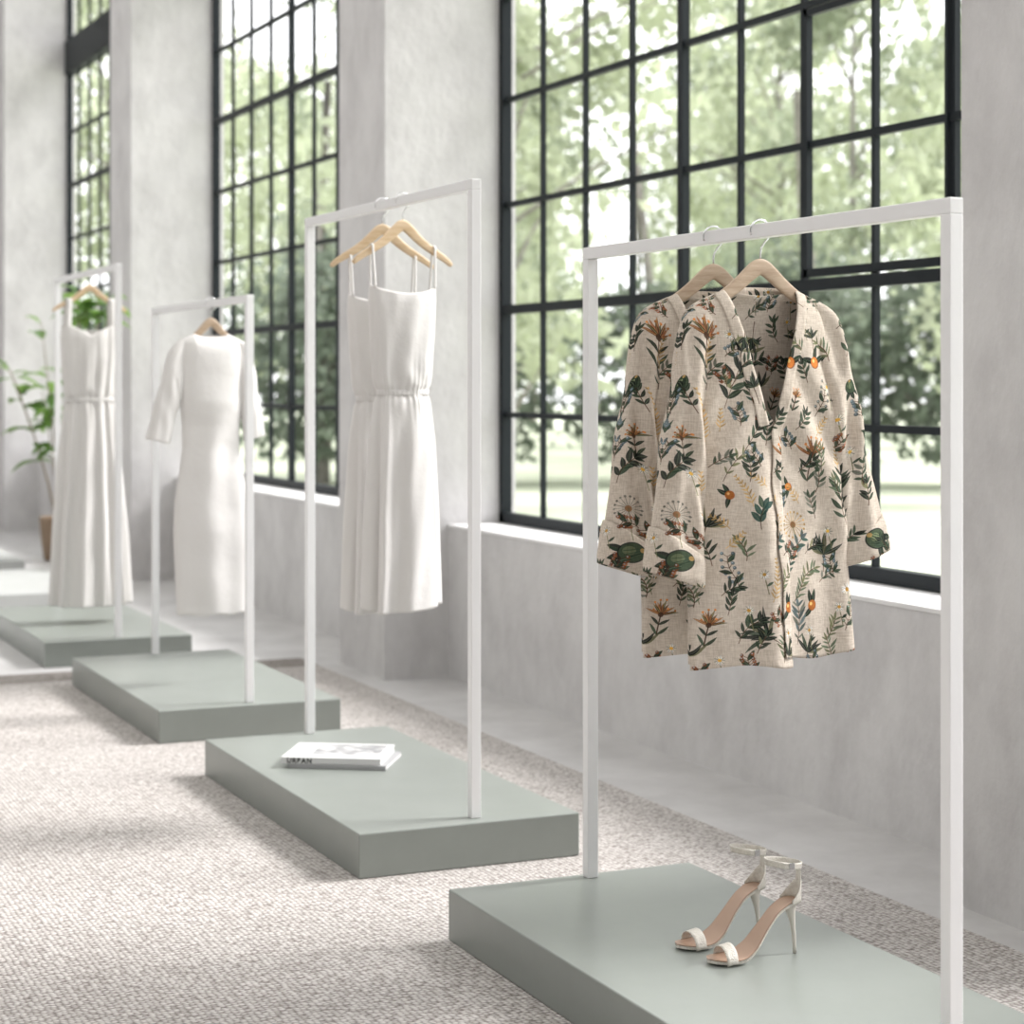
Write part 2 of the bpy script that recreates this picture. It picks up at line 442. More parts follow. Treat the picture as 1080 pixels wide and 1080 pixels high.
put(fruit,(-.11,1.185),.8,2.0); put(palm,(-.155,1.115),1.3,.055,9); put(sprig,(.20,1.11),1.9,.12,6,.042,.0060,col=DK); put(dandel,(.055,1.115),1.25)
put(palm,(.14,1.045),1.5,.06,11,.0046); put(sprig,(-.045,1.11),1.6,.05,3,.032,.008,col=TE,alt=DG); put(sprig,(.02,.995),1.3,.11,6,.024,.0045,col=SL,alt=TE)
put(berries,(-.085,.98),1.9,.08); put(palm,(-.03,.875),2.6,.062,10); put(fruit,(.10,.935),1.0,1.2); put(berries,(.19,.875),1.2,.07,GR); put(sprig,(.06,.85),1.4,.09,6,.026,.004,col=SL,alt=GY)
put(protea,(-.15,.90),1.4,1.0); put(gourd,(-.232,1.045),.3,1.1); put(gourd,(.275,1.075),2.6,1.05)
put(sprig,(.205,1.475),1.3,.06,4,.03,.0075); put(gourd,(.215,1.41),1.9,.65); put(sprig,(.245,1.24),1.1,.07,4,.036,.0085); put(sprig,(.255,1.15),1.5,.05,4,.026,.005)
put(dandel,(-.235,1.14),1.2,GY); put(protea,(-.215,1.30),1.7,.9); put(sprig,(-.255,1.20),1.2,.07,4,.030,.007); put(palm,(-.19,.83),1.7,.05,8); put(palm,(.02,1.42),1.9,.04,7)
put(palm,(.09,.83),1.3,.045,8)
put(fern,(-.02,.95),1.2,.10,OC); put(daisy,(.20,.965),1.2);  put(protea,(.06,1.40),1.2,.7)
put(fern,(-.06,1.16),1.9,.08,OC); put(fruit,(.04,1.20),.7,2.2); put(sprig,(-.19,1.36),2.0,.06,4,.024,.0045)
put(palm,(-.08,1.45),.9,.045,9,.0042); put(sprig,(-.14,1.03),1.8,.07,5,.026,.0045); put(daisy,(.155,1.42),1.1); put(sprig,(-.09,.86),1.2,.07,5,.026,.005)
put(sprig,(-.05,1.38),1.9,.05,4,.022,.0045,col=TE); put(palm,(.115,1.53),1.7,.035,7,.0035)
MS=0.95
fs=[lambda p:sprig(p,random.uniform(0.6,2.5),.05,4,.022,.0040,col=DG,alt=GY),lambda p:sprig(p,random.uniform(0.6,2.5),.045,4,.024,.0042),lambda p:sprig(p,random.uniform(0.6,2.4),.05,5,.022,.003,col=OL,alt=GR),lambda p:fern(p,random.uniform(0.6,2.5),.05,OC),lambda p:berries(p,random.uniform(.6,2.5),.04),lambda p:daisy(p,.9),lambda p:berries(p,random.uniform(.6,2.5),.035,RU)]
for _ in range(6000):
    p=(random.uniform(UX0,UX1),random.uniform(UZ0,UZ1))
    if all(math.hypot(p[0]-q[0],p[1]-q[1])>0.043 for q in placed):
        put(random.choice(fs),p)
im=bpy.data.images.new('botanical_print',IW,IH,alpha=False)
buf=np.ones((IH,IW,4),dtype=np.float32); buf[...,:3]=np.clip(img,0,1)
im.pixels.foreach_set(buf.ravel()); im.update()
try: im.pack()
except Exception as e: print('pack',e)

mk, nt, b = new_mat('botanical_linen'); N=nt.nodes; L=nt.links
ti=N.new('ShaderNodeTexImage'); ti.image=im; ti.extension='REPEAT'
tc=N.new('ShaderNodeTexCoord')
mpw=N.new('ShaderNodeMapping'); mpw.inputs['Scale'].default_value=(600,300,45); L.new(tc.outputs['Object'],mpw.inputs['Vector'])
nw=N.new('ShaderNodeTexNoise'); nw.inputs['Scale'].default_value=1; nw.inputs['Detail'].default_value=2; L.new(mpw.outputs[0],nw.inputs['Vector'])
mpv=N.new('ShaderNodeMapping'); mpv.inputs['Scale'].default_value=(45,45,600); L.new(tc.outputs['Object'],mpv.inputs['Vector'])
nv=N.new('ShaderNodeTexNoise'); nv.inputs['Scale'].default_value=1; nv.inputs['Detail'].default_value=2; L.new(mpv.outputs[0],nv.inputs['Vector'])
ad=N.new('ShaderNodeMath'); ad.operation='ADD'; L.new(nw.outputs['Fac'],ad.inputs[0]); L.new(nv.outputs['Fac'],ad.inputs[1])
rr=N.new('ShaderNodeValToRGB'); rr.color_ramp.elements[0].position=0.38; rr.color_ramp.elements[0].color=(.76,.73,.70,1); rr.color_ramp.elements[1].position=0.58; rr.color_ramp.elements[1].color=(1,1,1,1)
hf=N.new('ShaderNodeMath'); hf.operation='MULTIPLY'; hf.inputs[1].default_value=0.5; L.new(ad.outputs[0],hf.inputs[0]); L.new(hf.outputs[0],rr.inputs['Fac'])
mm=N.new('ShaderNodeMix'); mm.data_type='RGBA'; mm.blend_type='MULTIPLY'; mm.inputs[0].default_value=1
L.new(ti.outputs['Color'],mm.inputs[6]); L.new(rr.outputs[0],mm.inputs[7]); L.new(mm.outputs[2],b.inputs['Base Color'])
b.inputs['Roughness'].default_value=0.9; b.inputs['Specular IOR Level'].default_value=0.1
nc=N.new('ShaderNodeTexNoise'); nc.inputs['Scale'].default_value=22; nc.inputs['Detail'].default_value=3; L.new(tc.outputs['Object'],nc.inputs['Vector'])
bpc=N.new('ShaderNodeBump'); bpc.inputs['Strength'].default_value=0.4; bpc.inputs['Distance'].default_value=0.012; L.new(nc.outputs['Fac'],bpc.inputs['Height'])
bp=N.new('ShaderNodeBump'); bp.inputs['Strength'].default_value=0.3; bp.inputs['Distance'].default_value=0.002
L.new(bpc.outputs[0],bp.inputs['Normal'])
L.new(hf.outputs[0],bp.inputs['Height']); L.new(bp.outputs[0],b.inputs['Normal'])
M_kim=mk

# ---------------------------------------------------------------- kimono geometry (local: x lateral, -y to front, z height)
def uvp(P, du=0.0):
    return np.stack([(P[...,0]+du-UX0)/(UX1-UX0),(P[...,2]-UZ0)/(UZ1-UZ0)],-1)
NECKZ=1.636; VZ=1.318; HEM=0.812; SHU=0.160; SLP=0.40; NU=0.094
SHZ=NECKZ-(SHU-NU)*SLP
def k_zt(u): return NECKZ-np.clip(np.abs(u)-NU,0,None)*SLP
def k_a(z): return np.interp(z,[0.8,1.05,1.34,1.45,1.6],[0.210,0.206,0.198,0.184,0.160])
def k_c(z): return np.interp(z,[0.8,1.3,1.6],[0.028,0.008,0.0])
def k_b(z): return np.interp(z,[0.8,1.1,1.4,1.6],[0.070,0.060,0.050,0.045])
def k_edge(z,side):
    f=np.clip((z-VZ)/(NECKZ-VZ),0,None)
    base=np.interp(z,[0.8,VZ],[0.012,-0.004])+0.003*np.sin((z-.8)*13)*np.clip((VZ-z)/.1,0,1)
    return base+side*NU*f**1.0
def k_fold(u,z,ph):
    g=np.clip((1.48-z)/0.6,0,1)
    cen=1-np.exp(-(u/0.07)**2)*np.clip((z-1.25)/.1,0,1)*0.9
    s=0.018*g*np.sin(u*26+ph+1.3*np.sin(z*3.1+ph)+z*1.2)+0.005*g*np.sin(u*57+ph*2.3+z*4)+0.004*np.sin(z*17+u*23+ph)*np.clip((1.55-z)/0.2,0,1)
    s=s+0.008*np.sin((z*1.0+np.abs(u)*1.7)*34+ph)*np.exp(-((z-1.36)/0.16)**2)+0.005*np.sin((z-u*1.4)*38+ph)*np.exp(-((z-1.08)/0.14)**2)
    return s*cen
def k_depth(u,z,zt,ph,a,c):
    r=np.sqrt(np.clip(1-((u-c)/a)**2,0,1))
    grow=1-np.exp(-np.clip(zt-z,0,None)/0.03)
    return (k_b(z)*r*grow)+k_fold(u,z,ph)*grow*np.clip(r*2.2,0,1)
def kimono_body():
    V=[];F=[];UV=[]
    R_,C_=120,52
    s=np.linspace(0,1,R_)[:,None]; tau=np.linspace(0,1,C_)[None,:]
    for side in (-1,1):
        zt=SHZ+(NECKZ-SHZ)*tau+0*s
        hem=HEM+0.006*np.sin(tau*6+side*1.3)+ (-0.006 if side<0 else 0.010)
        z=zt+(hem-zt)*s
        a=k_a(z);c=k_c(z)
        lap=np.clip((VZ+0.06-z)/0.08,0,1)
        e=k_edge(z,side)+(0.034 if side<0 else 0.0)*lap
        u=(c+side*a)*(1-tau)+e*tau
        d=k_depth(u,z,np.maximum(k_zt(u),z),2.1,a,c)
        if side<0: d=d-0.0045*lap*np.clip((tau-0.72)*6,0,1)
        P=np.stack([u,-d,z],-1)
        grid_geo(P,V,F,UV=UV,uv=uvp(P),flip=(side>0))
    t=np.linspace(-1,1,90)[None,:]
    u0=t*SHU
    zt=np.where(np.abs(u0)<NU, NECKZ-0.012*(1-(u0/NU)**2), k_zt(u0))+0*s
    z=zt+(HEM+0.002+0.003*np.sin(t*9)-zt)*s
    a=k_a(z);c=k_c(z);u=c+a*t
    d=k_depth(u,z,zt+0.0,5.3,a,c)
    d=d-0.012*np.exp(-(np.abs(u0)/0.09)**4)*np.clip((z-1.2)/.15,0,1)*np.clip((zt-z)/.05,0,1)
    P=np.stack([u,d,z],-1)
    grid_geo(P,V,F,UV=UV,uv=uvp(P,0.0))
    return mesh_data('kimono_body',V,F,[M_kim],smooth=True,uvs=UV)
def curve_pts(pts,t):
    ts=[p[0] for p in pts]
    tt=np.linspace(0,1,201)
    x=np.interp(tt,ts,[p[1] for p in pts]); z=np.interp(tt,ts,[p[2] for p in pts])
    k=np.hanning(23); k/=k.sum()
    def sm(v):
        e0=2*v[0]-v[1:12][::-1]; e1=2*v[-1]-v[-12:-1][::-1]
        return np.convolve(np.concatenate([e0,v,e1]),k,'valid')
    x=sm(x);z=sm(z)
    return np.stack([np.interp(t,tt,x),np.interp(t,tt,z)],-1)
def sleeve(side,O,I,dep,s0=0,s1=1,rows=56,n=44,scale=1.0,mat=None,name='sleeve',uvs=True,wr=0.004,ph=0.0):
    t=np.linspace(s0,s1,rows)
    o=curve_pts(O,t);i=curve_pts(I,t)
    c=(o+i)/2; h=(o-i)/2*scale
    dd=np.interp(t,[0,0.25,1],dep)*scale
    if name=='cuff':
        q=np.linspace(0,1,rows)
        roll=0.0045*np.minimum(1,np.minimum(q*6,(1-q)*6))
        dd=dd+roll; h=h*(1+roll*8)[:,None]
    th=np.linspace(0,2*math.pi,n,endpoint=False)[None,:]
    cx=np.cos(th);sx=np.sin(th)
    T_=t[:,None]
    wob=wr*np.sin(cx*6+T_*7+ph)+wr*1.1*np.sin(T_*22+cx*3+ph)*np.exp(-((T_-.45)/.3)**2)
    x=c[:,0:1]+h[:,0:1]*cx+ (0.003*np.sin(T_*15+ph) if name=='sleeve' else 0)*np.clip(T_*(1-T_)*4,0,1)
    z=c[:,1:2]+h[:,1:2]*cx
    y=-(dd[:,None]*np.sign(sx)*np.abs(sx)**0.8)-wob*np.sign(sx)*np.abs(sx)**.5
    P=np.stack([x*side,y,z],-1)
    cl=1-2*np.minimum(th,2*math.pi-th)/math.pi
    PU=np.stack([(c[:,0:1]+h[:,0:1]*cl*1.12)*side,y,c[:,1:2]+h[:,1:2]*cl*1.12],-1)
    V=[];F=[];UV=[]
    grid_geo(P,V,F,closed_u=True,UV=UV,uv=uvp(PU) ,flip=side<0)
    return mesh_data(name,V,F,[mat],smooth=True,uvs=UV if uvs else None)
KSL={-1:([(0,.120,1.627),(.07,.165,1.609),(.13,.196,1.588),(.20,.208,1.54),(.8,.270,1.16),(1,.290,1.020)],[(0,.125,1.45),(.13,.13,1.38),(.24,.140,1.32),(1,.160,0.980)]),
      1:([(0,.120,1.627),(.07,.165,1.609),(.13,.200,1.588),(.20,.218,1.54),(.8,.308,1.165),(1,.338,1.050)],[(0,.125,1.45),(.13,.13,1.38),(.24,.150,1.32),(1,.205,1.013)])}
k_parts=[('body',kimono_body())]
for sd in (-1,1):
    KO,KI=KSL[sd]
    k_parts.append(('sleeve',sleeve(sd,KO,KI,[0.014,0.038,0.046],0,0.985,mat=M_kim,ph=sd,wr=.006)))
    k_parts.append(('cuff',sleeve(sd,KO,KI,[0.022,0.038,0.046],0.862,1.0,rows=16,scale=1.045,mat=M_kim,name='cuff',wr=0.003,ph=sd)))
# collar band
V=[];F=[];UV=[]
for side in (-1,1):
    rows=130
    zend=HEM+0.012 if side>0 else VZ+0.02
    z0=np.linspace(NECKZ+0.002,zend,rows)[:,None]; q=np.linspace(0,1,6)[None,:]
    e=k_edge(z0,side)-(0.0015 if side>0 else 0)
    inV=np.clip((z0-VZ)/.03,0,1)
    u=e+side*q*0.026; z=z0-q*0.009*inV
    z=np.minimum(z,k_zt(u)+0.002)
    a=k_a(z);c=k_c(z)
    d=k_depth(u,z,k_zt(u)+0.003,2.1,a,c)+0.0020
    P=np.stack([u,-d,z],-1); grid_geo(P,V,F,UV=UV,uv=uvp(P,0.07),flip=side>0)
t=np.linspace(-1,1,40)[:,None]; q=np.linspace(0,1,4)[None,:]
u=t*NU; P=np.stack([u+0*q, 0.022*(1-t**2)+0.002+0*q, NECKZ+0.004+0.004*(1-t**2) - q*0.028],-1)
grid_geo(P,V,F,UV=UV,uv=uvp(P,0.1))
k_parts.append(('collar_band',mesh_data('collar_band',V,F,[M_kim],smooth=True,uvs=UV)))

def make_garment(name,parts,loc,label,category,group=None,rot=0,thick=0.0018,subs=False):
    e=bpy.data.objects.new(name,None); e.location=loc; e.rotation_euler=(0,0,rot); link(e)
    e['label']=label; e['category']=category
    if group: e['group']=group
    for nm,me in parts:
        o=obj(nm,me,e); add_solid(o,{'cuff':.003,'collar_band':.0008}.get(nm,thick))
    return e
K1Y=R0+0.70; K2Y=R0+0.91
make_garment('kimono',k_parts,(RX,K1Y,0.006),'open-front linen kimono with dark leaf and orange flower print','kimono','botanical print kimonos',rot=0.03)
make_garment('kimono',k_parts,(RX,K2Y,0.006),'linen kimono with botanical print hanging behind a matching one','kimono','botanical print kimonos',rot=-0.02)
hanger(K1Y,BZ1,M_wood1,'pale brown wooden hanger inside a floral kimono',0.03)
hanger(K2Y,BZ1,M_wood1,'pale brown wooden hanger inside the rear floral kimono',-0.02)

# ---------------------------------------------------------------- tube dresses
def tube_dress(prof,n=240,rows=130,nf=9,ph=0.0,zdip=None,sharp=1.0,name='dress_body',mat=M_dress,hemwave=0.01,wk=(0.75,0.28,0.35),waist=1.40,warp=.26,gk=.0028):
    pz=np.array([p[0] for p in prof][::-1]); A=np.array([p[1] for p in prof][::-1]);B=np.array([p[2] for p in prof][::-1]);G=np.array([p[3] for p in prof][::-1])
    th=np.linspace(0,2*math.pi,n,endpoint=False)[None,:]
    s=np.linspace(0,1,rows)[:,None]
    ztop=prof[0][0]+0*th
    if zdip is not None: ztop=ztop+zdip(np.cos(th),np.sin(th))
    hem=prof[-1][0]+hemwave*np.sin(th*2+ph)+hemwave*.4*np.cos(th*3+ph)
    z=ztop+(hem-ztop)*s
    a=np.interp(z,pz,A);b=np.interp(z,pz,B);g=np.interp(z,pz,G)
    th2=th+warp*np.sin(th*2+ph*1.7)+warp*.45*np.sin(th*3-ph)
    w=np.cos(nf*th2+ph+0.45*np.sin(z*3.3+th*2))
    w=np.sign(w)*np.abs(w)**sharp
    k2=2*nf+3
    w2=np.cos(k2*th2+1.3*ph+z*1.6)*np.clip((1.0-(z-prof[-1][0]))*1.3,0.35,1)*(.6+.4*np.sin(th*2.0+z*3))
    w3=np.sin(3*th+1.2*z+ph)
    r=g*(wk[0]*w*(.75+.25*np.sin(th*2+1))+wk[1]*w2+wk[2]*w3)
    gat=gk*np.sin(28*th+2*np.sin(th*5))*np.exp(-np.abs(z-waist)/.055)
    wr=0.0035*np.sin(z*31+np.cos(th)*7+ph)*np.exp(-((z-waist-.03)/.06)**2)+0.002*np.sin(z*17-np.cos(th)*9)
    x=(a+r*0.75)*np.cos(th); y=-(b+r+wr+gat)*np.sin(th)
    P=np.stack([x,y,z],-1)
    V=[];F=[];grid_geo(P,V,F,closed_u=True)
    return mesh_data(name,V,F,[mat],smooth=True)
def ribbon(path,wv,V,F):
    path=[Vector(p) for p in path]; wv=Vector(wv)
    b=len(V)
    for p in path: V += [tuple(p-wv/2),tuple(p+wv/2)]
    for i in range(len(path)-1): F.append((b+2*i,b+2*i+1,b+2*i+3,b+2*i+2))
def strap_mesh(u,zf,df,zt,zb_,db,utop,w=0.008,mat=M_dress):
    V=[];F=[]
    pts=[]
    for k in range(13): 
        t=k/12; pts.append((u+(utop-u)*t, -df*(1-t)-0.010*t, zf+(zt-zf)*t))
    pts += [(utop,-0.008,zt+0.008),(utop,0,zt+0.012),(utop,0.008,zt+0.008)]
    for k in range(13):
        t=k/12; pts.append((utop+(u-utop)*t, 0.010*(1-t)+db*t, zt+(zb_-zt)*t))
    ribbon(pts,(w,0,0),V,F)
    return mesh_data('strap',V,F,[mat],smooth=True)
slip=[(1.750,.118,.036,.002),(1.70,.119,.046,.005),(1.60,.113,.050,.007),(1.46,.102,.050,.009),(1.428,.097,.047,.007),(1.412,.090,.041,.004),(1.394,.089,.040,.004),(1.375,.095,.047,.009),(1.25,.106,.058,.021),(1.0,.117,.064,.032),(.70,.126,.070,.040)]
dip=lambda c,s: -0.024*np.clip(s,0,1)**2*(1-0*c)-0.03*np.clip(-s,0,1)
slip_me=tube_dress(slip,nf=5,ph=0.6,zdip=dip,hemwave=0.010,wk=(.80,.10,.30),warp=.24,gk=.0018)
V=[];F=[]
th=np.linspace(0,2*math.pi,200,endpoint=False)[None,:]; z=np.linspace(1.412,1.394,6)[:,None]
rb=0.0005*np.sin(th*36)+0.0006*np.sin(np.clip((1.412-z)/.018,0,1)*math.pi)
P=np.stack([(.0905+rb)*np.cos(th),-(.0430+rb)*np.sin(th),z+0*th],-1); grid_geo(P,V,F,closed_u=True)
wb=mesh_data('waistband',V,F,[M_dress],smooth=True)
HA=lambda u: -0.149+ (0.10-abs(u))*0.5
strL=strap_mesh(-.108,1.742,.020,BZ2+HA(.126)+.008,1.735,.018,-.113)
strR=strap_mesh(.108,1.742,.020,BZ2+HA(.126)+.008,1.735,.018,.113)
D1Y=R0+2.335+0.595; D2Y=D1Y+0.19
sp=[('body',slip_me),('waistband',wb),('strap',strL),('strap',strR)]
make_garment('slip_dress',sp,(RX,D1Y,0),'white strappy slip dress with gathered waist on wooden hanger','dress','white slip dresses',rot=0.10)
make_garment('slip_dress',sp,(RX,D2Y,-0.022),'white strappy slip dress hanging behind a matching one','dress','white slip dresses',rot=-0.05)
hanger(D1Y,BZ2,M_wood2,'light wooden hanger carrying a white slip dress',0.10,0.90)
hanger(D2Y,BZ2,M_wood2,'light wooden hanger carrying the rear slip dress',-0.05,0.90)

# sheath dress
def shell(a_z,b_z,ztf,ztb,hem,name,mat,fold=0.006,R_=110,C_=80,a_top=.15,cut=.03):
    V=[];F=[]
    s=np.linspace(0,1,R_)[:,None]; t=np.sin(np.linspace(-1,1,C_)*math.pi/2)[None,:]
    for sgn,zt_f,ph in ((-1,ztf,1.0),(1,ztb,3.0)):
        zt=zt_f(t*a_top)+0*s
        z=zt+(hem+0.004*np.sin(t*7+ph)-zt)*s
        a=np.interp(z,*a_z);b_=np.interp(z,*b_z)
        u=a*t; r=np.sqrt(np.clip(1-t**2,0,1))
        grow=1-np.exp(-(zt-z)/cut)
        g=np.clip((1.5-z)/.9,0,1)
        d=b_*r*(0.12+0.88*grow)+r*grow*(fold*g*np.sin(u*34+ph+z*1.5)+0.0015*np.sin(z*24+u*14+ph)+0.008*np.sin(z*7-u*34)*np.exp(-((z-1.15)/.17)**2))
        P=np.stack([u,sgn*d,z],-1); grid_geo(P,V,F,flip=sgn>0)
    return mesh_data(name,V,F,[mat],smooth=True)
zr=[.43,.6,.8,.93,1.05,1.15,1.25,1.35,1.5,1.62]
az=(zr,[.148,.156,.164,.158,.140,.125,.126,.135,.138,.136]); bz_=(zr,[.045,.055,.062,.06,.054,.045,.047,.058,.055,.05])
def zt1(u,dipv):
    au=np.abs(u); return np.where(au<.072,1.644-dipv*np.sqrt(np.clip(1-(au/.072)**2,0,1)),1.644-(au-.072)*.42)
sh=shell(az,bz_,lambda u:zt1(u,.014),lambda u:zt1(u,.005),.434,'sheath_body',M_dress,fold=.007,a_top=.136)
SS={-1:([(0,.106,1.629),(.08,.145,1.612),(.15,.172,1.588),(.22,.190,1.55),(1,.285,1.195)],[(0,.11,1.50),(.13,.115,1.45),(.25,.125,1.40),(1,.183,1.172)]),
    1:([(0,.106,1.629),(.08,.145,1.612),(.15,.170,1.588),(.22,.184,1.55),(1,.240,1.205)],[(0,.11,1.50),(.13,.115,1.45),(.25,.122,1.40),(1,.148,1.180)])}
sparts=[('body',sh)]+[('sleeve',sleeve(sd,*SS[sd],[0.014,0.034,0.036],0,1,mat=M_dress,uvs=False,ph=sd*2,wr=.002)) for sd in (-1,1)]
D3Y=R0+4.67+0.575
make_garment('midi_dress',sparts,(RX,D3Y,0),'white fitted midi dress with elbow-length sleeves and round neck','dress')
hanger(D3Y,BZ1,M_wood1,'brown wooden hanger holding a white midi dress',0,0.78)

# long dress
D4Y=R0+7.005+0.68
ld=[(1.745,.150,.035,.003),(1.68,.156,.05,.004),(1.55,.150,.055,.007),(1.38,.132,.05,.009),(1.345,.124,.045,.008),(1.32,.130,.05,.012),(1.0,.162,.075,.022),(.6,.195,.09,.030),(.225,.212,.10,.034)]
dipv=lambda c,s: -0.055*np.clip(1-np.abs(c)*1.25,0,1)*np.clip(s,0,1)**.5-0.03*np.clip(-s,0,1)
ld_me=tube_dress(ld,nf=9,ph=1.9,zdip=dipv,mat=M_dress2,hemwave=0.006,waist=1.34)
V=[];F=[]; z=np.linspace(1.350,1.330,5)[:,None]
P=np.stack([(.133+.0012*np.sin(th*40))*np.cos(th)+0*z,-(.055)*np.sin(th)+0*z,z+0*th],-1); grid_geo(P,V,F,closed_u=True)
wb2=mesh_data('waistband',V,F,[M_dress2],smooth=True)
s4=[('body',ld_me),('waistband',wb2)]+[('strap',strap_mesh(sg*.120,1.738,.02,BZ2+HA(.115)+.008,1.725,.02,sg*.115,w=.036,mat=M_dress2)) for sg in (-1,1)]
make_garment('long_dress',s4,(RX,D4Y,0),'long ivory sleeveless dress with pleated skirt on wooden hanger','dress')
hanger(D4Y,BZ2,M_wood2,'light wooden hanger carrying a long ivory dress')

# ---------------------------------------------------------------- sandals
M_satin=noisy('pale_satin',(0.66,0.615,0.54),(0.82,0.78,0.71),scale=110,rough=0.28,spec=0.8,bump=0.4,bscale=300)
M_insole=simple('tan_insole',(0.50,0.34,0.25),0.5)
M_heel=simple('ivory_heel',(0.76,0.715,0.65),0.3)
cx_=np.array([0,.02,.05,.075,.10,.13,.16,.19,.205,.222])
cz_=np.array([.010,.008,.008,.012,.030,.066,.098,.115,.117,.117])
hw_=np.array([.014,.030,.037,.0365,.031,.0235,.0215,.024,.025,.016])
off_=np.array([.004,.003,.0,-.002,-.004,-.003,-.001,0,0,0])
def shoe_surface(V,F,up,lo):
    xs=np.linspace(0,.222,60); 
    from numpy import interp
    def sm(v): 
        y=interp(xs,cx_,v); k=np.array([1,2,3,4,3,2,1])/16; yp=np.pad(y,3,mode='edge'); return np.convolve(yp,k,'valid')
    z=sm(cz_);h=sm(hw_)
    h[0]=0.006;h[1]=.016;h[2]=.022; h[-1]=0.004;h[-2]=.014;h[-3]=.019
    o=sm(off_)
    t=np.linspace(-1,1,13)[None,:]
    def rowz(dz): return z[:,None]+dz+0.002*(t**2)
    top=np.stack([xs[:,None]+0*t,o[:,None]+h[:,None]*t,rowz(up)],-1)
    bot=np.stack([xs[:,None]+0*t,o[:,None]+h[:,None]*t*.97,rowz(lo)],-1)
    loop=np.concatenate([top,bot[:,::-1]],1)
    grid_geo(loop,V,F,closed_u=True)
    c=loop.shape[1]; n=len(V)-loop.shape[0]*c
    F.append(tuple(n+k for k in range(c))); F.append(tuple(n+(loop.shape[0]-1)*c+k for k in range(c))[::-1])
V=[];F=[]; shoe_surface(V,F,-0.001,-0.0070); sole_me=mesh_data('sole',V,F,[M_satin],smooth=False)
V=[];F=[]; shoe_surface(V,F,0.0012,-0.0005); ins_me=mesh_data('insole',V,F,[M_insole],smooth=True)
V=[];F=[]
hp=[(.199,0,.112),(.203,0,.095),(.2075,0,.072),(.211,0,.045),(.213,0,.02),(.2140,0,.0)]
tube_geo(hp,[.019,.0112,.0068,.0050,.0043,.0041],V,F,n=16,up=Vector((0,1,0))); heel_me=mesh_data('heel',V,F,[M_heel],smooth=True)
def band(pts_c,wdir,name,mat):
    V=[];F=[]
    P=np.array([[np.array(p)+np.array(wd)*q for q in np.linspace(-.5,.5,5)] for p,wd in zip(pts_c,wdir)])
    grid_geo(P,V,F); return mesh_data(name,V,F,[mat],smooth=True)
pc=[];wd=[]
for k in range(21):
    a=math.pi*k/20; pc.append((.040+.004*math.cos(a),-.0005+.038*math.cos(a),.005+.032*abs(math.sin(a))**.8)); wd.append((.026,0,.004))
toe_me=band(pc,wd,'toe_strap',M_satin)
pc=[];wd=[]
for k in range(41):
    a=-math.radians(100)+math.radians(200)*k/40
    x=.197+.0285*math.cos(a); y=.0260*math.sin(a)
    hgt=.050*(0.18+0.82*max(0,math.cos(a*0.88))**1.6)
    zb0=float(np.interp(x,cx_,cz_))-.002
    pc.append((x+.0,y,zb0+hgt/2)); wd.append((0.000,0,hgt))
ctr_me=band(pc,wd,'heel_counter',M_satin)
pc=[];wd=[]
for k in range(49):
    a=2*math.pi*k/48; pc.append((.184+.042*math.cos(a),.034*math.sin(a),.200-.006*math.cos(a))); wd.append((.002*math.cos(a),0,.0135))
ank_me=band(pc,wd,'ankle_strap',M_satin)
V=[];F=[]
P=np.array([[(.2262-t*.001-abs(q)*.003,q*(.012-.004*math.sin(t*2.6)),.155+t*.042) for q in np.linspace(-1,1,5)] for t in np.linspace(0,1,10)]); grid_geo(P,V,F)
stay_me=mesh_data('back_stay',V,F,[M_satin],smooth=True)
V=[];F=[]; box_geo(.178,.191,-.0368,-.0345,.193,.207,V,F); buck_me=mesh_data('buckle',V,F,[M_hook])
def sandal(x,y,rot,label):
    e=bpy.data.objects.new('high_heel_sandal',None); e.location=(x,y,TOP+.0105); e.rotation_euler=(0,0,rot); e.scale=(1.04,1.04,1.04); link(e)
    e['label']=label; e['category']='sandal'; e['group']='pair of high-heeled sandals'
    for nm,me,sol in (('sole',sole_me,0),('insole',ins_me,0),('heel',heel_me,0),('toe_strap',toe_me,1),('heel_counter',ctr_me,1),('ankle_strap',ank_me,1),('back_stay',stay_me,1),('buckle',buck_me,0)):
        o=obj(nm,me,e)
        if sol: add_solid(o,.0024)
sandal(2.210,3.870,0.0,'ivory high-heeled sandal with ankle strap beside its pair')
sandal(2.203,4.000,0.06,'ivory high-heeled sandal with tan insole, slightly behind')

# ---------------------------------------------------------------- magazines
M_page=simple('paper_pages',(0.72,0.71,0.69),0.7)
mc,nt,b=new_mat('printed_cover');N=nt.nodes;L=nt.links
tc=N.new('ShaderNodeTexCoord'); mp=N.new('ShaderNodeMapping'); mp.inputs['Scale'].default_value=(8,12,6); mp.inputs['Rotation'].default_value=(0,0,.5); L.new(tc.outputs['Object'],mp.inputs['Vector'])
n=N.new('ShaderNodeTexNoise'); n.inputs['Scale'].default_value=1.8; n.inputs['Distortion'].default_value=1.2; L.new(mp.outputs[0],n.inputs['Vector'])
r=N.new('ShaderNodeValToRGB'); r.color_ramp.elements[0].position=.42; r.color_ramp.elements[0].color=(.28,.28,.29,1); r.color_ramp.elements[1].position=.60; r.color_ramp.elements[1].color=(.62,.62,.62,1)
L.new(n.outputs['Fac'],r.inputs['Fac']); L.new(r.outputs[0],b.inputs['Base Color']); b.inputs['Roughness'].default_value=.6
M_coverw=simple('white_cover',(0.72,0.72,0.72),0.6)
M_coverg=simple('grey_cover',(0.40,0.40,0.41),0.5)
M_ink=simple('black_ink',(0.015,0.015,0.015),0.6)
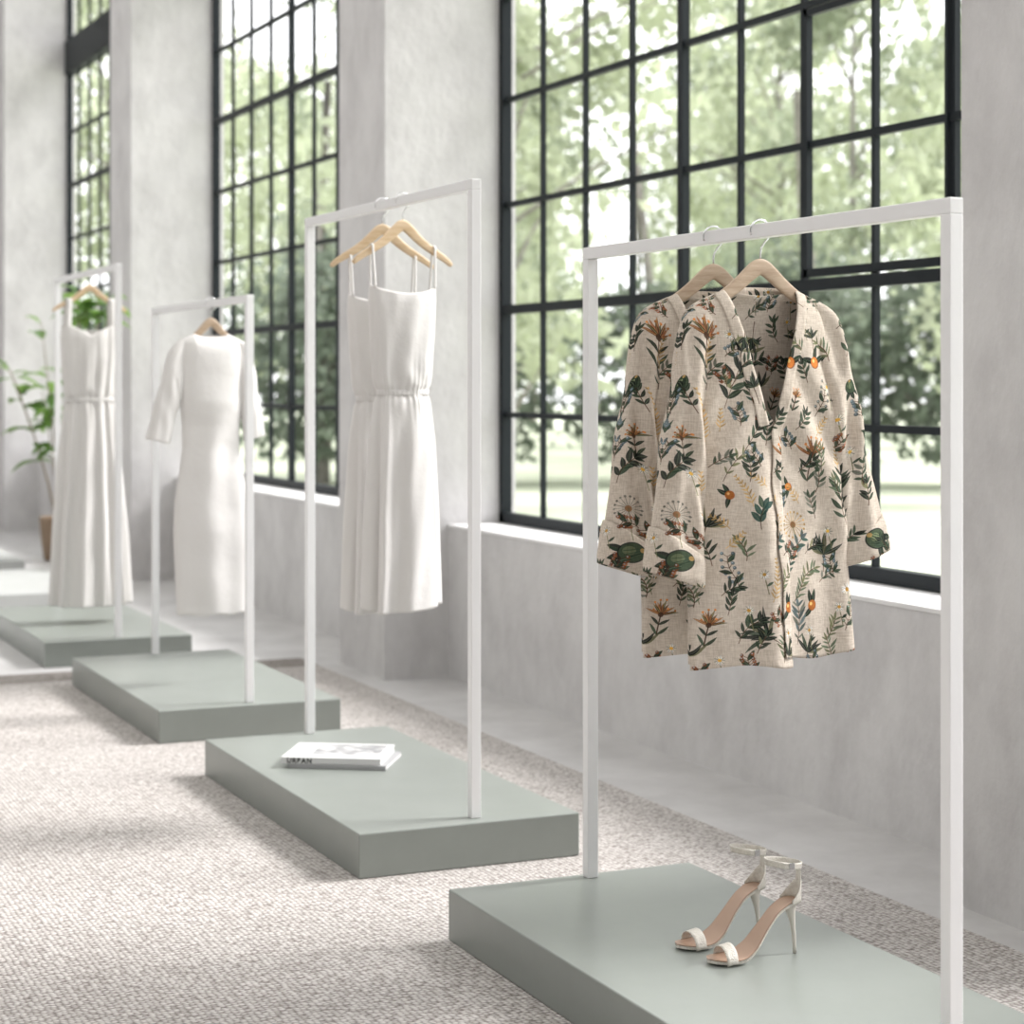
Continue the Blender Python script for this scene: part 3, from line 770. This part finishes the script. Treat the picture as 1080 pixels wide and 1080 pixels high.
def text_mesh(s,size):
    cu=bpy.data.curves.new('title','FONT'); cu.body=s; cu.size=size; cu.extrude=.0002; cu.space_character=1.2; cu.offset=size*.04
    to=bpy.data.objects.new('tmp',cu); link(to); bpy.context.view_layer.update()
    me=bpy.data.meshes.new_from_object(to.evaluated_get(bpy.context.evaluated_depsgraph_get())); bpy.data.objects.remove(to)
    me.materials.clear(); me.materials.append(M_ink); return me
def magazine(x,y,z,rot,w,d,t,label,title=None,cover=None,cmat=None):
    e=bpy.data.objects.new('magazine',None); e.location=(x,y,z); e.rotation_euler=(0,0,rot); link(e)
    e['label']=label;e['category']='magazine';e['group']='stacked magazines on platform'
    V=[];F=[]; box_geo(-w/2+.002,w/2-.003,-d/2+.002,d/2-.003,.0016,t-.0016,V,F); obj('pages',mesh_data('pages',V,F,[M_page]),e)
    V=[];F=[]; box_geo(-w/2,w/2,-d/2,d/2,0,.0015,V,F); box_geo(-w/2,w/2,-d/2,d/2,t-.0015,t,V,F); box_geo(-w/2,w/2,-d/2-.0015,-d/2,0,t,V,F)
    obj('cover',mesh_data('cover',V,F,[cmat or M_coverw]),e)
    if cover:
        V=[(-w*.24,-d*.26,t+.0004),(w*.44,-d*.26,t+.0004),(w*.44,d*.42,t+.0004),(-w*.24,d*.42,t+.0004)]
        obj('cover_picture',mesh_data('cover_picture',V,[(0,1,2,3)],[mc]),e)
    if title:
        obj('spine_lettering',text_mesh(title,t*1.10),e,loc=(-w/2+.02,-d/2-.0018,t*.11),rot=(math.pi/2,0,0),label='black printed letters on spine')
magazine(2.256,6.440,TOP+.0105,-0.57,.335,.262,.014,'grey-covered magazine at the bottom of a small stack',None,None,M_coverg)
magazine(2.238,6.462,TOP+.0248,-0.54,.34,.27,.021,'white magazine with grey printed cover on top','URBAN',True)

# ---------------------------------------------------------------- potted plant
M_pot=noisy('wicker_pot',(0.20,0.14,0.09),(0.32,0.23,0.16),scale=40,rough=.8,bump=.5,bscale=60)
M_soil=simple('soil',(0.05,0.035,0.025),.95)
M_stem=simple('bark_stem',(0.25,0.20,0.14),.8)
mlf,nt,b=new_mat('plant_leaf'); b.inputs['Base Color'].default_value=(0.065,0.14,0.04,1); b.inputs['Roughness'].default_value=.35
t_=nt.nodes.new('ShaderNodeBsdfTranslucent'); t_.inputs['Color'].default_value=(.28,.46,.11,1); mx=nt.nodes.new('ShaderNodeMixShader'); mx.inputs[0].default_value=.4
nt.links.new(b.outputs[0],mx.inputs[1]);nt.links.new(t_.outputs[0],mx.inputs[2]);nt.links.new(mx.outputs[0],nt.nodes['Material Output'].inputs['Surface'])
def plant(x,y,h,label,spread=.42,seed=3,nbr=7,nl=15,lean=(0,0),t0=.3,hmin=.66,Ls=(.18,.29)):
    R=random.Random(seed)
    e=bpy.data.objects.new('potted_plant',None); e.location=(x,y,0.001); link(e); e['label']=label; e['category']='plant'
    V=[];F=[]
    prof=[(.10,0),(.118,.02),(.14,.2),(.15,.33),(.155,.35),(.14,.35),(.135,.31),(.01,.31)]
    P=np.array([[(r*math.cos(a),r*math.sin(a),z) for a in np.linspace(0,2*math.pi,32,endpoint=False)] for r,z in prof]); grid_geo(P,V,F,closed_u=True)
    F.append(tuple(range(32))[::-1])
    obj('pot',mesh_data('pot',V,F,[M_pot],smooth=True),e,label='brown woven basket pot')
    V=[];F=[]; P=np.array([[(r*math.cos(a),r*math.sin(a),.315+.005*math.sin(5*a)) for a in np.linspace(0,2*math.pi,24,endpoint=False)] for r in (.134,.08,.005)]); grid_geo(P,V,F,closed_u=True); obj('soil',mesh_data('soil',V,F,[M_soil]),e)
    V=[];F=[];LV=[];LF=[]
    for b_ in range(nbr):
        a=b_*2.4+R.uniform(-.3,.3); rr=R.uniform(.6,1)*spread; hh=h*R.uniform(hmin,1.0)
        path=[]
        for k in range(9):
            t=k/8; path.append(Vector((math.cos(a)*rr*t**1.4+.03*math.cos(a)+lean[0]*t**1.3,math.sin(a)*rr*t**1.4+.03*math.sin(a)+lean[1]*t**1.3,.3+(hh-.3)*t)))
        tube_geo(path,[.010*(1-t/11) for t in range(9)],V,F,n=8)
        for k in range(nl):
            t=R.uniform(t0,1.0); i=min(7,int(t*8)); p=path[i].lerp(path[i+1],t*8-i)
            la=R.uniform(0,6.28); el=R.uniform(-.1,.8); Ln=R.uniform(*Ls); wdt=Ln*.29
            d=Vector((math.cos(la)*math.cos(el),math.sin(la)*math.cos(el),math.sin(el))); sd=d.cross(Vector((0,0,1))).normalized(); up=sd.cross(d)
            base=len(LV)
            for q in range(6):
                s=q/5; w=wdt*math.sin(math.pi*min(.98,max(.03,s))**.9); c=p+d*(.02+Ln*s)-Vector((0,0,1))*(s*s*Ln*.45)
                LV += [tuple(c-sd*w+up*w*.3),tuple(c),tuple(c+sd*w+up*w*.3)]
            for q in range(5):
                bb=base+q*3; LF += [(bb,bb+1,bb+4,bb+3),(bb+1,bb+2,bb+5,bb+4)]
    obj('stem',mesh_data('stem',V,F,[M_stem],smooth=True),e)
    obj('foliage',mesh_data('foliage',LV,LF,[mlf],smooth=True),e)
plant(3.20,16.1,1.98,'leafy green houseplant in a woven pot by the window',spread=.24,nbr=6,nl=9,lean=(-.22,0),t0=.32,Ls=(.16,.26))
plant(2.98,13.9,2.14,'slender tall houseplant in a woven pot beside a pier',spread=.10,seed=8,nbr=5,nl=8,t0=.88,hmin=.93,Ls=(.13,.20))

# ---------------------------------------------------------------- exterior
M_lawn=noisy('lawn',(0.50,0.54,0.42),(0.62,0.65,0.53),scale=.5,rough=.95,spec=.05)
V=[];F=[]; box_geo(XO+.05,90,-30,110,-.25,-.16,V,F); obj('lawn',mesh_data('lawn',V,F,[M_lawn]),label='pale sunlit lawn outside the windows',category='lawn')
def leafm(name,c,tcol):
    m,nt,b=new_mat(name); N=nt.nodes;L=nt.links
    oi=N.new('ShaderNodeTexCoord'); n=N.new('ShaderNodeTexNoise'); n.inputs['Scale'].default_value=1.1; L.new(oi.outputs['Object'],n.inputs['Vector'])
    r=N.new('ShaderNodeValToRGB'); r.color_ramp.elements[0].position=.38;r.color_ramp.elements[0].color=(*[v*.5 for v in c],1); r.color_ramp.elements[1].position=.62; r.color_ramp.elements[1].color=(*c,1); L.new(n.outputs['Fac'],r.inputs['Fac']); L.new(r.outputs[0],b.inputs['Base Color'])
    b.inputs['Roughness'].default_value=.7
    t=N.new('ShaderNodeBsdfTranslucent'); t.inputs['Color'].default_value=(*tcol,1); mx=N.new('ShaderNodeMixShader'); mx.inputs[0].default_value=.42
    L.new(b.outputs[0],mx.inputs[1]);L.new(t.outputs[0],mx.inputs[2]);L.new(mx.outputs[0],N['Material Output'].inputs['Surface'])
    return m
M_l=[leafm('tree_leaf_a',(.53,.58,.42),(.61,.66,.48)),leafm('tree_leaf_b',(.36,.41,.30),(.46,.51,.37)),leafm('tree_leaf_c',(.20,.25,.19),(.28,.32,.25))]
M_bark=noisy('bark',(.20,.185,.17),(.32,.30,.28),scale=8,rough=.95)
def tree_meshes(seed,mat,h=11,low=2.2,rad=3.2,nb=42,nl=120,ls=.145):
    r=np.random.default_rng(seed); R=random.Random(seed)
    V=[];F=[]
    tube_geo([(0,0,0.0),(.05,.03,1.5),(.1,-.1,3.5),(-.05,.1,6),(0,0,h*.85)],[.13,.10,.08,.06,.02],V,F,n=10)
    cs=[]
    for k in range(nb):
        a=R.uniform(0,6.28);z=R.uniform(low,h); f=math.sin(math.pi*min(.95,max(.12,(z-low+.8)/(h-low+1.2))))**.6; rr=rad*f*R.uniform(.15,1)
        cs.append((rr*math.cos(a),rr*math.sin(a),z))
        if k%2==0: tube_geo([(0,0,max(1.0,z-1.4)),(rr*.5*math.cos(a),rr*.5*math.sin(a),z-.6),(rr*math.cos(a),rr*math.sin(a),z)],[.04,.028,.012],V,F,n=6)
    tm=mesh_data('trunk',V,F,[M_bark],smooth=True)
    c=np.repeat(np.array(cs),nl,0)
    p=c+r.normal(0,.46,(len(c),3))*np.array([1,1,.8]); p[:,2]=np.maximum(p[:,2],.45)
    d=r.normal(size=p.shape); d/=np.linalg.norm(d,axis=1,keepdims=True)
    e=np.cross(d,r.normal(size=p.shape)); e/=np.linalg.norm(e,axis=1,keepdims=True)
    s=r.uniform(.6,1.3,(len(p),1))*ls
    Q=np.stack([p-d*s,p+e*s*.55,p+d*s,p-e*s*.55],1).reshape(-1,3)
    me=bpy.data.meshes.new('foliage'); me.from_pydata(Q.tolist(),[],np.arange(len(Q)).reshape(-1,4).tolist()); me.materials.append(mat); me.update()
    return tm,me
tv=[tree_meshes(1,M_l[0]),tree_meshes(2,M_l[1],h=12,rad=3.4),tree_meshes(3,M_l[0],h=9,low=1.6,rad=2.8),tree_meshes(5,M_l[2],h=3.0,low=.8,rad=1.6,nb=24,nl=110,ls=.12)]
def tree(v,x,y,s,rz,label,cat='tree',name='tree'):
    e=bpy.data.objects.new(name,None); e.location=(x,y,-.155); e.scale=(s,s,s); e.rotation_euler=(0,0,rz); link(e); e['label']=label; e['category']=cat; e['group']='trees outside the windows' if cat=='tree' else 'shrubs outside the windows'
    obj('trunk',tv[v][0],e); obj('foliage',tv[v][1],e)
RT=random.Random(11)
TP=[]
for ri,d in enumerate((27,35,42.5,50,57.5,65)):
    step=math.degrees(7.0/d); az=9+ri*1.9
    while az<44:
        a=math.radians(az); az+=step
        x=d*math.sin(a)
        if x<8.0: continue
        TP.append((x,d*math.cos(a)))
        tree(RT.choice([0,1,2,0]),x,d*math.cos(a),RT.uniform(.88,1.0),RT.uniform(0,6),'leafy pale green garden tree outside the window')
az=14
for k in range(7):
    a=math.radians(az); az+=4.6
    x,y=31*math.sin(a),31*math.cos(a)
    if min(math.hypot(x-q[0],y-q[1]) for q in TP)<4.0: continue
    tree(3,x,y,RT.uniform(.85,1.05),RT.uniform(0,6),'grey-green rounded shrub on the lawn','shrub','shrub')

# ---------------------------------------------------------------- light
w=bpy.data.worlds.new('world'); scene.world=w; w.use_nodes=True
bg=w.node_tree.nodes['Background']; bg.inputs['Color'].default_value=(0.98,0.985,1.0,1); bg.inputs['Strength'].default_value=2.35
def sun(dirv,strength,angle,col):
    l=bpy.data.lights.new('sun','SUN'); l.energy=strength; l.angle=math.radians(angle); l.color=col
    o=bpy.data.objects.new('sun',l); link(o); o.rotation_euler=Vector(dirv).to_track_quat('-Z','Y').to_euler(); return o
sun((-0.86,0.10,-0.80),6.6,18,(1.0,0.975,0.955))
for yy in (1,6.5,12,17.5):
    l=bpy.data.lights.new('ceiling_fill_light','AREA'); l.shape='RECTANGLE'; l.size=5; l.size_y=4; l.energy=95; l.color=(1,.985,.98)
    o=bpy.data.objects.new('ceiling_fill_light',l); o.location=(-0.6,yy,6.4); link(o); o.rotation_euler=(0,0,0)  # added fill lamps, out of view, to brighten the whole room

# ---------------------------------------------------------------- camera
cam=bpy.data.cameras.new('camera'); cam.sensor_width=36; cam.lens=70.0; cam.shift_y=-138/1080
cam.clip_end=300
co=bpy.data.objects.new('camera',cam); link(co); co.location=(0,0,1.44); co.rotation_euler=(math.radians(90),0,-math.radians(24.07))
cam.dof.use_dof=True; cam.dof.focus_distance=4.6; cam.dof.aperture_fstop=3.9
scene.camera=co
